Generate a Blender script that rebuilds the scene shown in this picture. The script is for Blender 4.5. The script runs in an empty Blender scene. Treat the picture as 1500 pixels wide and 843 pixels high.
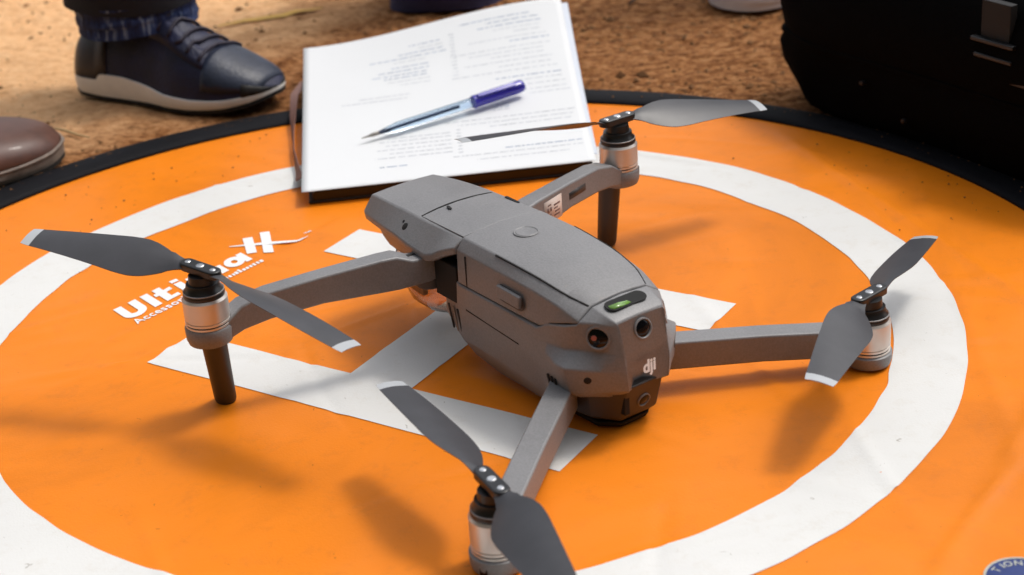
import bpy, math, random
import numpy as np
from mathutils import Vector, Matrix, noise as mnoise

random.seed(7)
rng = np.random.default_rng(7)
MM = 0.001
R = math.radians
scene = bpy.context.scene
COL = scene.collection

# ------------------------------------------------------------------ camera
cam_d = bpy.data.cameras.new('camera')
cam = bpy.data.objects.new('camera', cam_d)
COL.objects.link(cam)
c_r = Vector((0.99749682, -0.02929607, -0.06435706))
c_u = Vector((0.07071132, 0.41326815, 0.90785976))
c_f = Vector((0.0, 0.910138, -0.41430523))
M = Matrix((c_r, c_u, -c_f)).transposed().to_4x4()
M.translation = Vector((0.04736254, -0.9136553, 0.45747264))
cam.matrix_world = M
cam_d.sensor_width = 36.0
cam_d.lens = 61.037
cam_d.shift_y = -0.04016830668933547 * 1000 / 1500
cam_d.clip_start = 0.02
cam_d.clip_end = 500
cam_d.dof.use_dof = True
cam_d.dof.focus_distance = 0.97
cam_d.dof.aperture_fstop = 11.0
scene.camera = cam

# ------------------------------------------------------------------ sky, sun, exposure
SUN_EL, SUN_AZ = R(61), R(27)           # azimuth measured from +x towards +y
world = bpy.data.worlds.new('World')
scene.world = world
world.use_nodes = True
wn = world.node_tree
bg = wn.nodes['Background']
sky = wn.nodes.new('ShaderNodeTexSky')
sky.sky_type = 'NISHITA'
sky.sun_disc = False
sky.sun_elevation = SUN_EL
sky.sun_rotation = R(90) - SUN_AZ
sky.air_density = 1.0
sky.dust_density = 4.0
hs = wn.nodes.new('ShaderNodeHueSaturation')
hs.inputs['Saturation'].default_value = 0.30
wn.links.new(sky.outputs[0], hs.inputs['Color'])
wn.links.new(hs.outputs[0], bg.inputs['Color'])
bg.inputs['Strength'].default_value = 0.15

sun_d = bpy.data.lights.new('sun', 'SUN')
sun_d.energy = 1.08
sun_d.angle = R(10)
sun_d.color = (1.0, 0.94, 0.86)
sun = bpy.data.objects.new('sun', sun_d)
COL.objects.link(sun)
sdir = Vector((math.cos(SUN_EL) * math.cos(SUN_AZ), math.cos(SUN_EL) * math.sin(SUN_AZ), math.sin(SUN_EL)))
sun.rotation_euler = sdir.to_track_quat('Z', 'Y').to_euler()
sun.location = (1, 1, 2)

vs = scene.view_settings
vs.view_transform = 'Standard'
vs.look = 'None'
vs.exposure = 0.35
vs.gamma = 1.0
vs.use_curve_mapping = False

# ------------------------------------------------------------------ materials
def nmat(name):
    m = bpy.data.materials.new(name)
    m.use_nodes = True
    nt = m.node_tree
    return m, nt, nt.nodes['Principled BSDF']

def ramp(nt, fac, stops):
    n = nt.nodes.new('ShaderNodeValToRGB')
    cr = n.color_ramp
    while len(cr.elements) < len(stops):
        cr.elements.new(0.5)
    for e, (p, c) in zip(cr.elements, stops):
        e.position = p
        e.color = (*c, 1) if len(c) == 3 else c
    nt.links.new(fac, n.inputs[0])
    return n.outputs[0]

def noise_tex(nt, scale, detail=4, rough=0.55, vec=None, dist=0.0):
    n = nt.nodes.new('ShaderNodeTexNoise')
    n.inputs['Scale'].default_value = scale
    n.inputs['Detail'].default_value = detail
    n.inputs['Roughness'].default_value = rough
    n.inputs['Distortion'].default_value = dist
    if vec is not None:
        nt.links.new(vec, n.inputs['Vector'])
    return n.outputs['Fac']

def obj_coord(nt, scale=(1, 1, 1)):
    t = nt.nodes.new('ShaderNodeTexCoord')
    mp = nt.nodes.new('ShaderNodeMapping')
    mp.inputs['Scale'].default_value = scale
    nt.links.new(t.outputs['Object'], mp.inputs['Vector'])
    return mp.outputs[0]

def bump(nt, bsdf, height, strength, dist):
    b = nt.nodes.new('ShaderNodeBump')
    b.inputs['Strength'].default_value = strength
    b.inputs['Distance'].default_value = dist
    nt.links.new(height, b.inputs['Height'])
    nt.links.new(b.outputs[0], bsdf.inputs['Normal'])

def mixcol(nt, fac, a, b):
    n = nt.nodes.new('ShaderNodeMix')
    n.data_type = 'RGBA'
    for sock, v in ((n.inputs[6], a), (n.inputs[7], b)):
        if isinstance(v, tuple):
            sock.default_value = (*v, 1)
        else:
            nt.links.new(v, sock)
    if isinstance(fac, float):
        n.inputs[0].default_value = fac
    else:
        nt.links.new(fac, n.inputs[0])
    return n.outputs[2]

def plain(name, col, rough=0.5, var=0.12, nscale=60, bscale=0, bstr=0.2, bdist=0.0003, metal=0.0, spec=0.5, coat=0.0):
    m, nt, b = nmat(name)
    v = obj_coord(nt)
    f = noise_tex(nt, nscale, 5, 0.6, v)
    lo = tuple(max(0, c * (1 - var)) for c in col)
    hi = tuple(min(1, c * (1 + var)) for c in col)
    nt.links.new(ramp(nt, f, [(0.3, lo), (0.7, hi)]), b.inputs['Base Color'])
    b.inputs['Roughness'].default_value = rough
    b.inputs['Metallic'].default_value = metal
    b.inputs['Specular IOR Level'].default_value = spec
    b.inputs['Coat Weight'].default_value = coat
    if bscale:
        bump(nt, b, noise_tex(nt, bscale, 3, 0.6, v), bstr, bdist)
    return m

MT = {}
MT['grey'] = plain('grey_plastic', (0.205, 0.200, 0.202), 0.46, 0.08, 30, 1500, 0.30, 0.0003, spec=0.6)
def dusty_plastic():
    m, nt, b = nmat('grey_shell_plastic')
    v = obj_coord(nt)
    f1 = noise_tex(nt, 26, 8, 0.75, v, 0.4); f2 = noise_tex(nt, 900, 2, 0.6, v); f3 = noise_tex(nt, 130, 6, 0.8, v)
    base = ramp(nt, f1, [(0.30, (0.155, 0.153, 0.158)), (0.55, (0.185, 0.184, 0.190)), (0.72, (0.205, 0.204, 0.211))])
    grain = ramp(nt, f2, [(0.35, (0, 0, 0)), (0.65, (0.38, 0.38, 0.38))])
    col = mixcol(nt, grain, base, (0.27, 0.266, 0.273))
    dust = ramp(nt, f3, [(0.62, (0, 0, 0)), (0.80, (0.55, 0.55, 0.55))])
    col = mixcol(nt, dust, col, (0.33, 0.27, 0.22))
    nt.links.new(col, b.inputs['Base Color'])
    rg = ramp(nt, f1, [(0.3, (0.40,) * 3), (0.7, (0.56,) * 3)])
    nt.links.new(rg, b.inputs['Roughness'])
    b.inputs['Specular IOR Level'].default_value = 0.6
    bump(nt, b, f2, 0.35, 0.0003)
    return m
MT['grey'] = dusty_plastic()
MT['grey_dark'] = plain('dark_grey_plastic', (0.040, 0.034, 0.032), 0.5, 0.1, 45, 2600, 0.2, 0.0002)
MT['black'] = plain('black_plastic', (0.010, 0.010, 0.011), 0.35, 0.2, 80)
MT['matte_black'] = plain('matte_black', (0.002, 0.002, 0.002), 0.8, 0.2, 80)
MT['seam'] = plain('seam_black', (0.008, 0.007, 0.007), 0.8, 0.1, 80)
MT['silver'] = plain('motor_silver', (0.66, 0.62, 0.58), 0.40, 0.05, 60, metal=0.7)
MT['screw'] = plain('screw_steel', (0.75, 0.75, 0.75), 0.25, 0.05, 200, metal=1.0)
MT['prop'] = plain('propeller_grey', (0.038, 0.038, 0.044), 0.44, 0.15, 70, 1200, 0.15, 0.0002, spec=0.55)
MT['prop_tip'] = plain('propeller_tip', (0.42, 0.44, 0.46), 0.35, 0.06, 60, spec=0.6)
MT['lens'] = plain('lens_glass', (0.003, 0.003, 0.005), 0.12, 0.1, 60, spec=0.3)
MT['red_glint'] = plain('sensor_red', (0.35, 0.10, 0.08), 0.3, 0.1, 60)
MT['green'] = plain('green_indicator', (0.14, 0.30, 0.03), 0.25, 0.25, 300, coat=0.8)
MT['white_print'] = plain('white_print', (0.80, 0.80, 0.80), 0.5, 0.03, 60)
MT['sticker'] = plain('sticker_white', (0.62, 0.50, 0.44), 0.5, 0.06, 300)
MT['sticker_ink'] = plain('sticker_ink', (0.16, 0.10, 0.09), 0.5, 0.1, 300)
MT['gimbal'] = plain('gimbal_grey', (0.42, 0.38, 0.35), 0.35, 0.08, 60)

# dirty printed fabric: orange nylon and white print
def fabric(name, col, dirt, dirt_amt, rough, var_lo=0.86):
    m, nt, b = nmat(name)
    v = obj_coord(nt)
    big = noise_tex(nt, 4.0, 6, 0.62, v, 0.9)
    fine = noise_tex(nt, 55.0, 10, 0.82, v, 0.2)
    base = ramp(nt, big, [(0.28, tuple(c * var_lo for c in col)), (0.5, col), (0.74, tuple(min(1, c * 1.03 + 0.015) for c in col))])
    mul = nt.nodes.new('ShaderNodeMath'); mul.operation = 'MULTIPLY'
    d1 = ramp(nt, fine, [(0.52, (0, 0, 0)), (0.74, (1, 1, 1))])
    nt.links.new(d1, mul.inputs[0])
    mul.inputs[1].default_value = dirt_amt
    colr = mixcol(nt, mul.outputs[0], base, dirt)
    # small dark specks, scuffs and grit
    for sc_, st_, th_, am_ in ((38.0, (1, 2.2, 1), .765, .55), (210.0, (1, 1, 1), .735, .5), (17.0, (2.4, .5, 1), .77, .35)):
        sp = noise_tex(nt, sc_, 3, 0.5, obj_coord(nt, st_), 1.0)
        spm = ramp(nt, sp, [(th_, (0, 0, 0)), (th_ + .03, (am_,) * 3)])
        colr = mixcol(nt, spm, colr, tuple(c * 0.4 for c in dirt))
    nt.links.new(colr, b.inputs['Base Color'])
    b.inputs['Roughness'].default_value = rough
    b.inputs['Specular IOR Level'].default_value = 0.18
    # weave plus creases
    w0 = nt.nodes.new('ShaderNodeTexNoise'); w0.noise_type = 'RIDGED_MULTIFRACTAL'
    w0.inputs['Scale'].default_value = 15.0; w0.inputs['Detail'].default_value = 3; w0.inputs['Distortion'].default_value = 0.7
    nt.links.new(obj_coord(nt, (0.8, 1.5, 1)), w0.inputs['Vector'])
    w1 = w0.outputs['Fac']
    w2 = noise_tex(nt, 900.0, 2, 0.5, v)
    add = nt.nodes.new('ShaderNodeMath'); add.operation = 'MULTIPLY_ADD'
    nt.links.new(w2, add.inputs[0]); add.inputs[1].default_value = 0.06
    nt.links.new(w1, add.inputs[2])
    bump(nt, b, add.outputs[0], 0.85, 0.0024)
    return m

MT['orange'] = fabric('orange_nylon', (0.80, 0.215, 0.006), (0.42, 0.12, 0.025), 0.34, 0.45, 0.78)
MT['white_fab'] = fabric('white_nylon_print', (0.70, 0.70, 0.685), (0.45, 0.36, 0.24), 0.26, 0.45, 0.95)
MT['rim'] = plain('black_binding', (0.004, 0.004, 0.006), 0.7, 0.3, 40, 700, 0.4, 0.0006, spec=0.15)
MT['navy_emblem'] = plain('navy_enamel', (0.012, 0.03, 0.16), 0.3, 0.15, 200)
MT['gold_emblem'] = plain('pale_lettering', (0.45, 0.46, 0.40), 0.4, 0.1, 200)

MT['paper'] = plain('paper_white', (0.725, 0.74, 0.755), 0.6, 0.012, 12, 60, 0.05, 0.0006, spec=0.3)
MT['paper2'] = plain('paper_under', (0.60, 0.64, 0.72), 0.6, 0.02, 12, spec=0.3)
MT['ink'] = plain('faint_print_ink', (0.22, 0.29, 0.42), 0.6, 0.25, 150)
MT['ink2'] = plain('pale_print_ink', (0.44, 0.47, 0.52), 0.6, 0.2, 150)
MT['cover'] = plain('black_cover', (0.006, 0.005, 0.005), 0.5, 0.2, 80, 900, 0.3, 0.0004)
MT['ribbon'] = plain('brown_ribbon', (0.17, 0.085, 0.068), 0.6, 0.2, 90, 900, 0.3, 0.0004)
MT['cap'] = plain('pen_cap_blue', (0.035, 0.028, 0.36), 0.22, 0.08, 90, spec=0.6)
MT['ink_tube'] = plain('ink_tube', (0.012, 0.02, 0.06), 0.3, 0.1, 90)
MT['brass'] = plain('pen_tip_metal', (0.30, 0.28, 0.25), 0.3, 0.05, 200, metal=1.0)
def glass(name, col, rough=0.02, ior=1.45):
    m, nt, b = nmat(name)
    v = obj_coord(nt)
    f = noise_tex(nt, 40, 2, 0.5, v)
    nt.links.new(ramp(nt, f, [(0.3, tuple(c * 0.97 for c in col)), (0.7, col)]), b.inputs['Base Color'])
    b.inputs['Roughness'].default_value = rough
    b.inputs['IOR'].default_value = ior
    b.inputs['Transmission Weight'].default_value = 1.0
    return m
MT['clear_blue'] = glass('clear_barrel', (0.78, 0.88, 0.98), 0.03, 1.2)
MT['clear'] = glass('clear_cover', (0.80, 0.68, 0.60), 0.03, 1.45)

MT['navy_leather'] = plain('navy_leather', (0.0035, 0.0055, 0.034), 0.55, 0.4, 60, 350, 0.6, 0.0012)
MT['toe_leather'] = plain('slate_toe_leather', (0.011, 0.017, 0.038), 0.45, 0.3, 60, 350, 0.4, 0.001)
MT['heel_leather'] = plain('plum_heel_leather', (0.016, 0.009, 0.013), 0.45, 0.2, 60, 500, 0.2, 0.0006)
MT['stripe'] = plain('slate_stripe', (0.05, 0.06, 0.085), 0.5, 0.2, 60)
MT['lace'] = plain('dark_lace', (0.022, 0.018, 0.035), 0.7, 0.3, 300, 1500, 0.4, 0.0004)
MT['midsole'] = plain('white_midsole', (0.86, 0.84, 0.80), 0.5, 0.05, 70, 300, 0.2, 0.0005)
MT['outsole'] = plain('black_outsole', (0.012, 0.011, 0.010), 0.7, 0.2, 90, 300, 0.5, 0.001)
MT['denim_dark'] = plain('dark_trouser', (0.006, 0.006, 0.011), 0.85, 0.3, 60, 700, 0.4, 0.0008)
MT['denim_navy'] = plain('navy_trouser', (0.026, 0.024, 0.075), 0.85, 0.3, 60, 700, 0.4, 0.0008)
def denim():
    m, nt, b = nmat('blue_denim_hem')
    f = noise_tex(nt, 1.0, 3, 0.5, obj_coord(nt, (190, 190, 30)))
    nt.links.new(ramp(nt, f, [(0.42, (0.006, 0.011, 0.05)), (0.58, (0.018, 0.038, 0.13)), (0.72, (0.22, 0.27, 0.36))]), b.inputs['Base Color'])
    b.inputs['Roughness'].default_value = 0.9
    bump(nt, b, f, 0.5, 0.001)
    return m
MT['denim'] = denim()
MT['brown_leather'] = plain('brown_leather', (0.085, 0.034, 0.022), 0.52, 0.35, 40, 350, 0.15, 0.0006, coat=0.1)
MT['welt'] = plain('grey_brown_welt', (0.20, 0.155, 0.125), 0.6, 0.25, 80, 400, 0.5, 0.0006)
MT['white_leather'] = plain('white_leather', (0.74, 0.74, 0.78), 0.4, 0.04, 40)
MT['bag'] = plain('black_bag_fabric', (0.0010, 0.0010, 0.0012), 0.85, 0.3, 60, 900, 0.4, 0.0006, spec=0.06)
MT['web'] = plain('black_webbing', (0.0025, 0.0025, 0.003), 0.7, 0.3, 60, 1500, 0.5, 0.0006)
MT['buckle'] = plain('grey_buckle', (0.008, 0.008, 0.009), 0.4, 0.1, 60)
MT['straw'] = plain('dry_straw', (0.42, 0.30, 0.14), 0.7, 0.2, 90)
MT['yellow_leaf'] = plain('yellow_dry_leaf', (0.62, 0.36, 0.06), 0.7, 0.2, 60)
MT['twig'] = plain('dark_twig', (0.02, 0.013, 0.009), 0.8, 0.3, 90)

def dirt_mat():
    m, nt, b = nmat('brown_dirt')
    v = obj_coord(nt)
    f1 = noise_tex(nt, 150, 9, 0.74, obj_coord(nt, (0.62, 1.0, 1)), 0.3)
    f2 = noise_tex(nt, 9, 6, 0.6, v, 0.5)
    soil = ramp(nt, f1, [(0.32, (0.040, 0.013, 0.004)), (0.43, (0.16, 0.060, 0.020)), (0.53, (0.31, 0.135, 0.050)), (0.70, (0.52, 0.28, 0.130))])
    sand = ramp(nt, f1, [(0.28, (0.46, 0.23, 0.10)), (0.45, (0.78, 0.44, 0.215)), (0.70, (0.86, 0.56, 0.31))])
    # a tongue of pale loose sand on the left over the brown soil
    sx = nt.nodes.new('ShaderNodeSeparateXYZ')
    nt.links.new(v, sx.inputs[0])
    a = nt.nodes.new('ShaderNodeMath'); a.operation = 'MULTIPLY_ADD'
    nt.links.new(sx.outputs[0], a.inputs[0]); a.inputs[1].default_value = -1.6; a.inputs[2].default_value = -0.50
    c = nt.nodes.new('ShaderNodeMath'); c.operation = 'MULTIPLY_ADD'
    nt.links.new(sx.outputs[1], c.inputs[0]); c.inputs[1].default_value = 0.85
    nt.links.new(a.outputs[0], c.inputs[2])
    e = nt.nodes.new('ShaderNodeMath'); e.operation = 'MULTIPLY_ADD'
    nt.links.new(f2, e.inputs[0]); e.inputs[1].default_value = 0.55
    nt.links.new(c.outputs[0], e.inputs[2])
    mask = ramp(nt, e.outputs[0], [(0.47, (0, 0, 0)), (0.68, (1, 1, 1))])
    colr = mixcol(nt, mask, soil, sand)
    nt.links.new(colr, b.inputs['Base Color'])
    b.inputs['Roughness'].default_value = 0.95
    b.inputs['Specular IOR Level'].default_value = 0.1
    bump(nt, b, noise_tex(nt, 260, 8, 0.7, v), 0.8, 0.003)
    return m
MT['dirt'] = dirt_mat()
MT['sky_blocker'] = plain('sky_blocker_green', (0.040, 0.046, 0.020), 0.95, 0.5, 3, 40, 0.8, 0.02, spec=0.1)  # dark green of the added mound that keeps sky light off the flanks
MT['pebble'] = plain('soil_crumb', (0.20, 0.10, 0.045), 0.95, 0.5, 25, 500, 0.5, 0.0008, spec=0.1)

# ------------------------------------------------------------------ mesh helpers (all lengths in millimetres)
def make(name, V, F, mat, parent=None, sharp=38, bevel=0.0, seg=3, mats=None, fm=None, bang=28):
    me = bpy.data.meshes.new(name)
    V = np.asarray(V, float) * MM
    me.from_pydata([tuple(v) for v in V], [], [tuple(int(i) for i in f) for f in F])
    for m in (mats or [mat]):
        me.materials.append(MT[m])
    if fm is not None:
        me.polygons.foreach_set('material_index', fm)
    me.validate()
    import bmesh
    bm = bmesh.new(); bm.from_mesh(me)
    bmesh.ops.recalc_face_normals(bm, faces=bm.faces)
    bm.to_mesh(me); bm.free()
    me.shade_smooth()
    if sharp < 180:
        me.set_sharp_from_angle(angle=R(sharp))
    o = bpy.data.objects.new(name, me)
    COL.objects.link(o)
    if parent is not None:
        o.parent = parent
    if bevel:
        bv = o.modifiers.new('bevel', 'BEVEL')
        bv.width = bevel * MM
        bv.segments = seg
        bv.limit_method = 'ANGLE'
        bv.angle_limit = R(bang)
        bv.use_clamp_overlap = True
    return o

def empty(name, loc=(0, 0, 0), rz=0.0, parent=None):
    o = bpy.data.objects.new(name, None)
    o.empty_display_size = 0.02
    COL.objects.link(o)
    o.location = [c * MM for c in loc]
    o.rotation_euler = (0, 0, rz)
    if parent is not None:
        o.parent = parent
    return o

def tag(o, label=None, cat=None, group=None, kind=None):
    if label: o['label'] = label
    if cat: o['category'] = cat
    if group: o['group'] = group
    if kind: o['kind'] = kind
    return o

def loft(rings, cap=True, closed=True):
    n = len(rings[0]); V = []; F = []
    for r in rings: V += list(r)
    for i in range(len(rings) - 1):
        for j in range(n if closed else n - 1):
            k = (j + 1) % n
            F.append((i * n + j, i * n + k, (i + 1) * n + k, (i + 1) * n + j))
    if cap and closed:
        F.append(tuple(range(n))[::-1])
        b = (len(rings) - 1) * n
        F.append(tuple(range(b, b + n)))
    return V, F

def join(*parts):
    V = []; F = []
    for v, f in parts:
        o = len(V)
        V += [tuple(p) for p in v]
        F += [tuple(i + o for i in q) for q in f]
    return V, F

def frame(axis, up=(0, 0, 1)):
    z = Vector(axis).normalized()
    u = Vector(up)
    if abs(z.dot(u)) > 0.98: u = Vector((1, 0, 0))
    x = u.cross(z).normalized()
    y = z.cross(x)
    return Matrix((x, y, z)).transposed()

def lathe(profile, origin=(0, 0, 0), axis=(0, 0, 1), n=40, ring=False):
    m = frame(axis); o = Vector(origin); rings = []
    for r, h in profile:
        rings.append([tuple(o + m @ Vector((max(r, 0.01) * math.cos(t), max(r, 0.01) * math.sin(t), h)))
                      for t in [2 * math.pi * i / n for i in range(n)]])
    return loft(rings + rings[:1], cap=False) if ring else loft(rings)

def tube(pts, rad, n=12):
    pts = [Vector(p) for p in pts]; rings = []
    for i, p in enumerate(pts):
        d = (pts[min(i + 1, len(pts) - 1)] - pts[max(i - 1, 0)])
        m = frame(d)
        r = rad[i] if isinstance(rad, (list, tuple)) else rad
        rings.append([tuple(p + m @ Vector((r * math.cos(t), r * math.sin(t), 0))) for t in [2 * math.pi * j / n for j in range(n)]])
    return loft(rings)

def prism(poly, h, origin, xa, ya):
    """extrude polygon (local xy) along xa x ya by h"""
    xa = Vector(xa).normalized(); ya = Vector(ya).normalized(); za = xa.cross(ya); o = Vector(origin)
    b = [tuple(o + xa * p[0] + ya * p[1]) for p in poly]
    t = [tuple(o + xa * p[0] + ya * p[1] + za * h) for p in poly]
    return loft([b, t])

def box(x0, x1, y0, y1, z0, z1):
    return loft([[(x0, y0, z0), (x1, y0, z0), (x1, y1, z0), (x0, y1, z0)], [(x0, y0, z1), (x1, y0, z1), (x1, y1, z1), (x0, y1, z1)]])

def stadium(l, w, n=10):
    h = l / 2 - w / 2; out = []
    for i in range(n + 1):
        t = -math.pi / 2 + math.pi * i / n
        out.append((h + w / 2 * math.cos(t), w / 2 * math.sin(t)))
    for i in range(n + 1):
        t = math.pi / 2 + math.pi * i / n
        out.append((-h + w / 2 * math.cos(t), w / 2 * math.sin(t)))
    return out

def text_geo(body, size, offset=0.0, spacing=1.0, shear=0.0, extrude=0.0):
    cu = bpy.data.curves.new('txt', 'FONT')
    cu.body = body; cu.size = size; cu.offset = offset; cu.space_character = spacing; cu.shear = shear
    cu.extrude = extrude; cu.resolution_u = 4
    o = bpy.data.objects.new('txt', cu)
    COL.objects.link(o)
    me = bpy.data.meshes.new_from_object(o.evaluated_get(bpy.context.evaluated_depsgraph_get()))
    V = [tuple(v.co) for v in me.vertices]; F = [tuple(p.vertices) for p in me.polygons]
    bpy.data.objects.remove(o); bpy.data.curves.remove(cu); bpy.data.meshes.remove(me)
    return V, F

def smooth_interp(xs, ys, q):
    """monotone cubic (pchip) through (xs, ys)"""
    xs = np.asarray(xs, float); ys = np.asarray(ys, float); h = np.diff(xs); dl = np.diff(ys) / h
    m = np.zeros_like(ys); m[0] = dl[0]; m[-1] = dl[-1]
    for i in range(1, len(xs) - 1):
        if dl[i - 1] * dl[i] > 0:
            w1 = 2 * h[i] + h[i - 1]; w2 = h[i] + 2 * h[i - 1]
            m[i] = (w1 + w2) / (w1 / dl[i - 1] + w2 / dl[i])
    q = np.asarray(q, float); k = np.clip(np.searchsorted(xs, q) - 1, 0, len(h) - 1); t = (q - xs[k]) / h[k]
    return ((1 + 2 * t) * (1 - t) ** 2 * ys[k] + t * (1 - t) ** 2 * h[k] * m[k] + t * t * (3 - 2 * t) * ys[k + 1] + t * t * (t - 1) * h[k] * m[k + 1])

# ------------------------------------------------------------------ ground
def vnoise(x, y, seed=0):
    xi = np.floor(x).astype(np.int64); yi = np.floor(y).astype(np.int64); xf = x - xi; yf = y - yi
    def hsh(a, b):
        k = (a * 374761393 + b * 668265263 + seed * 974634777) & 0xFFFFFFFF
        k = ((k ^ (k >> 13)) * 1274126177) & 0xFFFFFFFF
        return ((k ^ (k >> 16)) & 0xFFFF) / 65535.0
    u = xf * xf * (3 - 2 * xf); v = yf * yf * (3 - 2 * yf)
    return (hsh(xi, yi) * (1 - u) + hsh(xi + 1, yi) * u) * (1 - v) + (hsh(xi, yi + 1) * (1 - u) + hsh(xi + 1, yi + 1) * u) * v

def ground_z(x, y):
    x = np.asarray(x, float); y = np.asarray(y, float)
    z = -5.5 + 3.0 * (vnoise(x / 70, y / 60, 1) - .5) + 2.8 * (vnoise(x / 24, y / 20, 2) - .5) + 2.4 * (vnoise(x / 9, y / 8, 3) - .5) + 1.6 * (vnoise(x / 4, y / 4, 4) - .5)
    r = np.hypot(x, y)
    w = np.clip((r - 432) / 40, 0, 1)
    return np.minimum(z, -4.2 + 30 * w) if np.ndim(z) else float(min(z, -4.2 + 30 * w))

def ground():
    # fine patch in view, coarse skirt out to the horizon: one sheet
    fx = np.arange(-900, 901, 3.0); fy = np.arange(60, 1301, 3.0)
    far = np.array([30000, 9000, 3500, 1800, 1200.0])
    X = np.concatenate([-far, fx, far[::-1]])
    Y = np.concatenate([-far, [-800, -500, -200, -50], fy, [1600, 2200, 4000, 9000, 30000]])
    gx, gy = np.meshgrid(X, Y)
    gz = ground_z(gx.ravel(), gy.ravel())
    V = np.stack([gx.ravel(), gy.ravel(), gz], 1) * MM
    nx, ny = len(X), len(Y)
    i = np.arange(nx - 1)[None, :] + nx * np.arange(ny - 1)[:, None]
    F = np.stack([i, i + 1, i + nx + 1, i + nx], -1).reshape(-1, 4)
    me = bpy.data.meshes.new('ground')
    me.vertices.add(len(V)); me.vertices.foreach_set('co', V.ravel())
    me.loops.add(F.size); me.loops.foreach_set('vertex_index', F.ravel().astype(np.int32))
    me.polygons.add(len(F)); me.polygons.foreach_set('loop_start', np.arange(0, F.size, 4, dtype=np.int32))
    me.update(calc_edges=True); me.materials.append(MT['dirt']); me.shade_smooth()
    o = bpy.data.objects.new('ground', me); COL.objects.link(o)
    tag(o, kind='structure')
ground()

def sky_blocker():
    # unseen mound added behind and beside the camera to block low sky light
    rr = np.array([1900, 2200, 2600, 3100, 3700, 4500, 6000, 9000.0]); hh = np.array([-30, 330, 1150, 2200, 3200, 3900, 4200, 4100.0])
    aa = np.radians(np.linspace(165, 368, 120)); V = []; F = []
    for r, h in zip(rr, hh):
        for i, t in enumerate(aa):
            e = min(1, i / 10, (len(aa) - 1 - i) / 10); k = e * e * (3 - 2 * e)
            n_ = 1 + .10 * mnoise.noise(Vector((math.cos(t) * 4, math.sin(t) * 4, r * .001)))
            V.append((r * math.cos(t), r * math.sin(t), -30 + (h + 30) * k * n_))
    n = len(aa)
    for j in range(len(rr) - 1):
        for i in range(n - 1): F.append((j * n + i, j * n + i + 1, (j + 1) * n + i + 1, (j + 1) * n + i))
    tag(make('sky_blocker_mound', V, F, 'sky_blocker', sharp=180), kind='structure')
sky_blocker()

def crumbs():
    ico = [(-1, 0, 0), (1, 0, 0), (0, -1, 0), (0, 1, 0), (0, 0, -1), (0, 0, 1)]
    fac = [(0, 2, 5), (2, 1, 5), (1, 3, 5), (3, 0, 5), (2, 0, 4), (1, 2, 4), (3, 1, 4), (0, 3, 4)]
    V = []; F = []; n = 0
    while n < 5200:
        x = rng.uniform(-620, 560); y = rng.uniform(120, 1050)
        if math.hypot(x, y) < 436: continue
        if x < -60 and y - 1.6 * (-x) > -40 and rng.random() < .8: continue
        s = min(0.7 + rng.exponential(0.9), 5.0)
        if vnoise(np.array(x / 60.), np.array(y / 60.), 9) < 0.38 and s > 1.2: continue
        z = float(ground_z(np.array([x]), np.array([y]))[0]) + s * 0.15
        a = rng.uniform(0, 6.28); ca, sa = math.cos(a), math.sin(a); o = len(V)
        sc = (s * rng.uniform(.8, 1.6), s * rng.uniform(.7, 1.1), s * rng.uniform(.5, .9))
        for p in ico:
            q = [p[k] * sc[k] * rng.uniform(.75, 1.2) for k in range(3)]
            V.append((x + q[0] * ca - q[1] * sa, y + q[0] * sa + q[1] * ca, z + q[2]))
        F += [tuple(k + o for k in f) for f in fac]
        n += 1
    for _ in range(420):                                   # grains kicked onto the pad's edge and cloth
        t = rng.uniform(.3, 2.9); r = 431 - abs(rng.normal(0, 14)) if rng.random() < .75 else rng.uniform(310, 400)
        x, y = r * math.cos(t), r * math.sin(t); s = rng.uniform(.35, 1.0)
        z = 3.4 if 401 < r < 423 else (1.0 if r >= 423 else float(pad_z(x, y)) + .1)
        o = len(V)
        V += [(x + p[0] * s * rng.uniform(.7, 1.3), y + p[1] * s * rng.uniform(.7, 1.2), z + s * .3 + p[2] * s * .7) for p in ico]
        F += [tuple(k + o for k in f) for f in fac]
    tag(make('soil_crumbs', V, F, 'pebble', sharp=60), 'small brown crumbs of soil scattered over the dirt', 'soil', kind='stuff')

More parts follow.
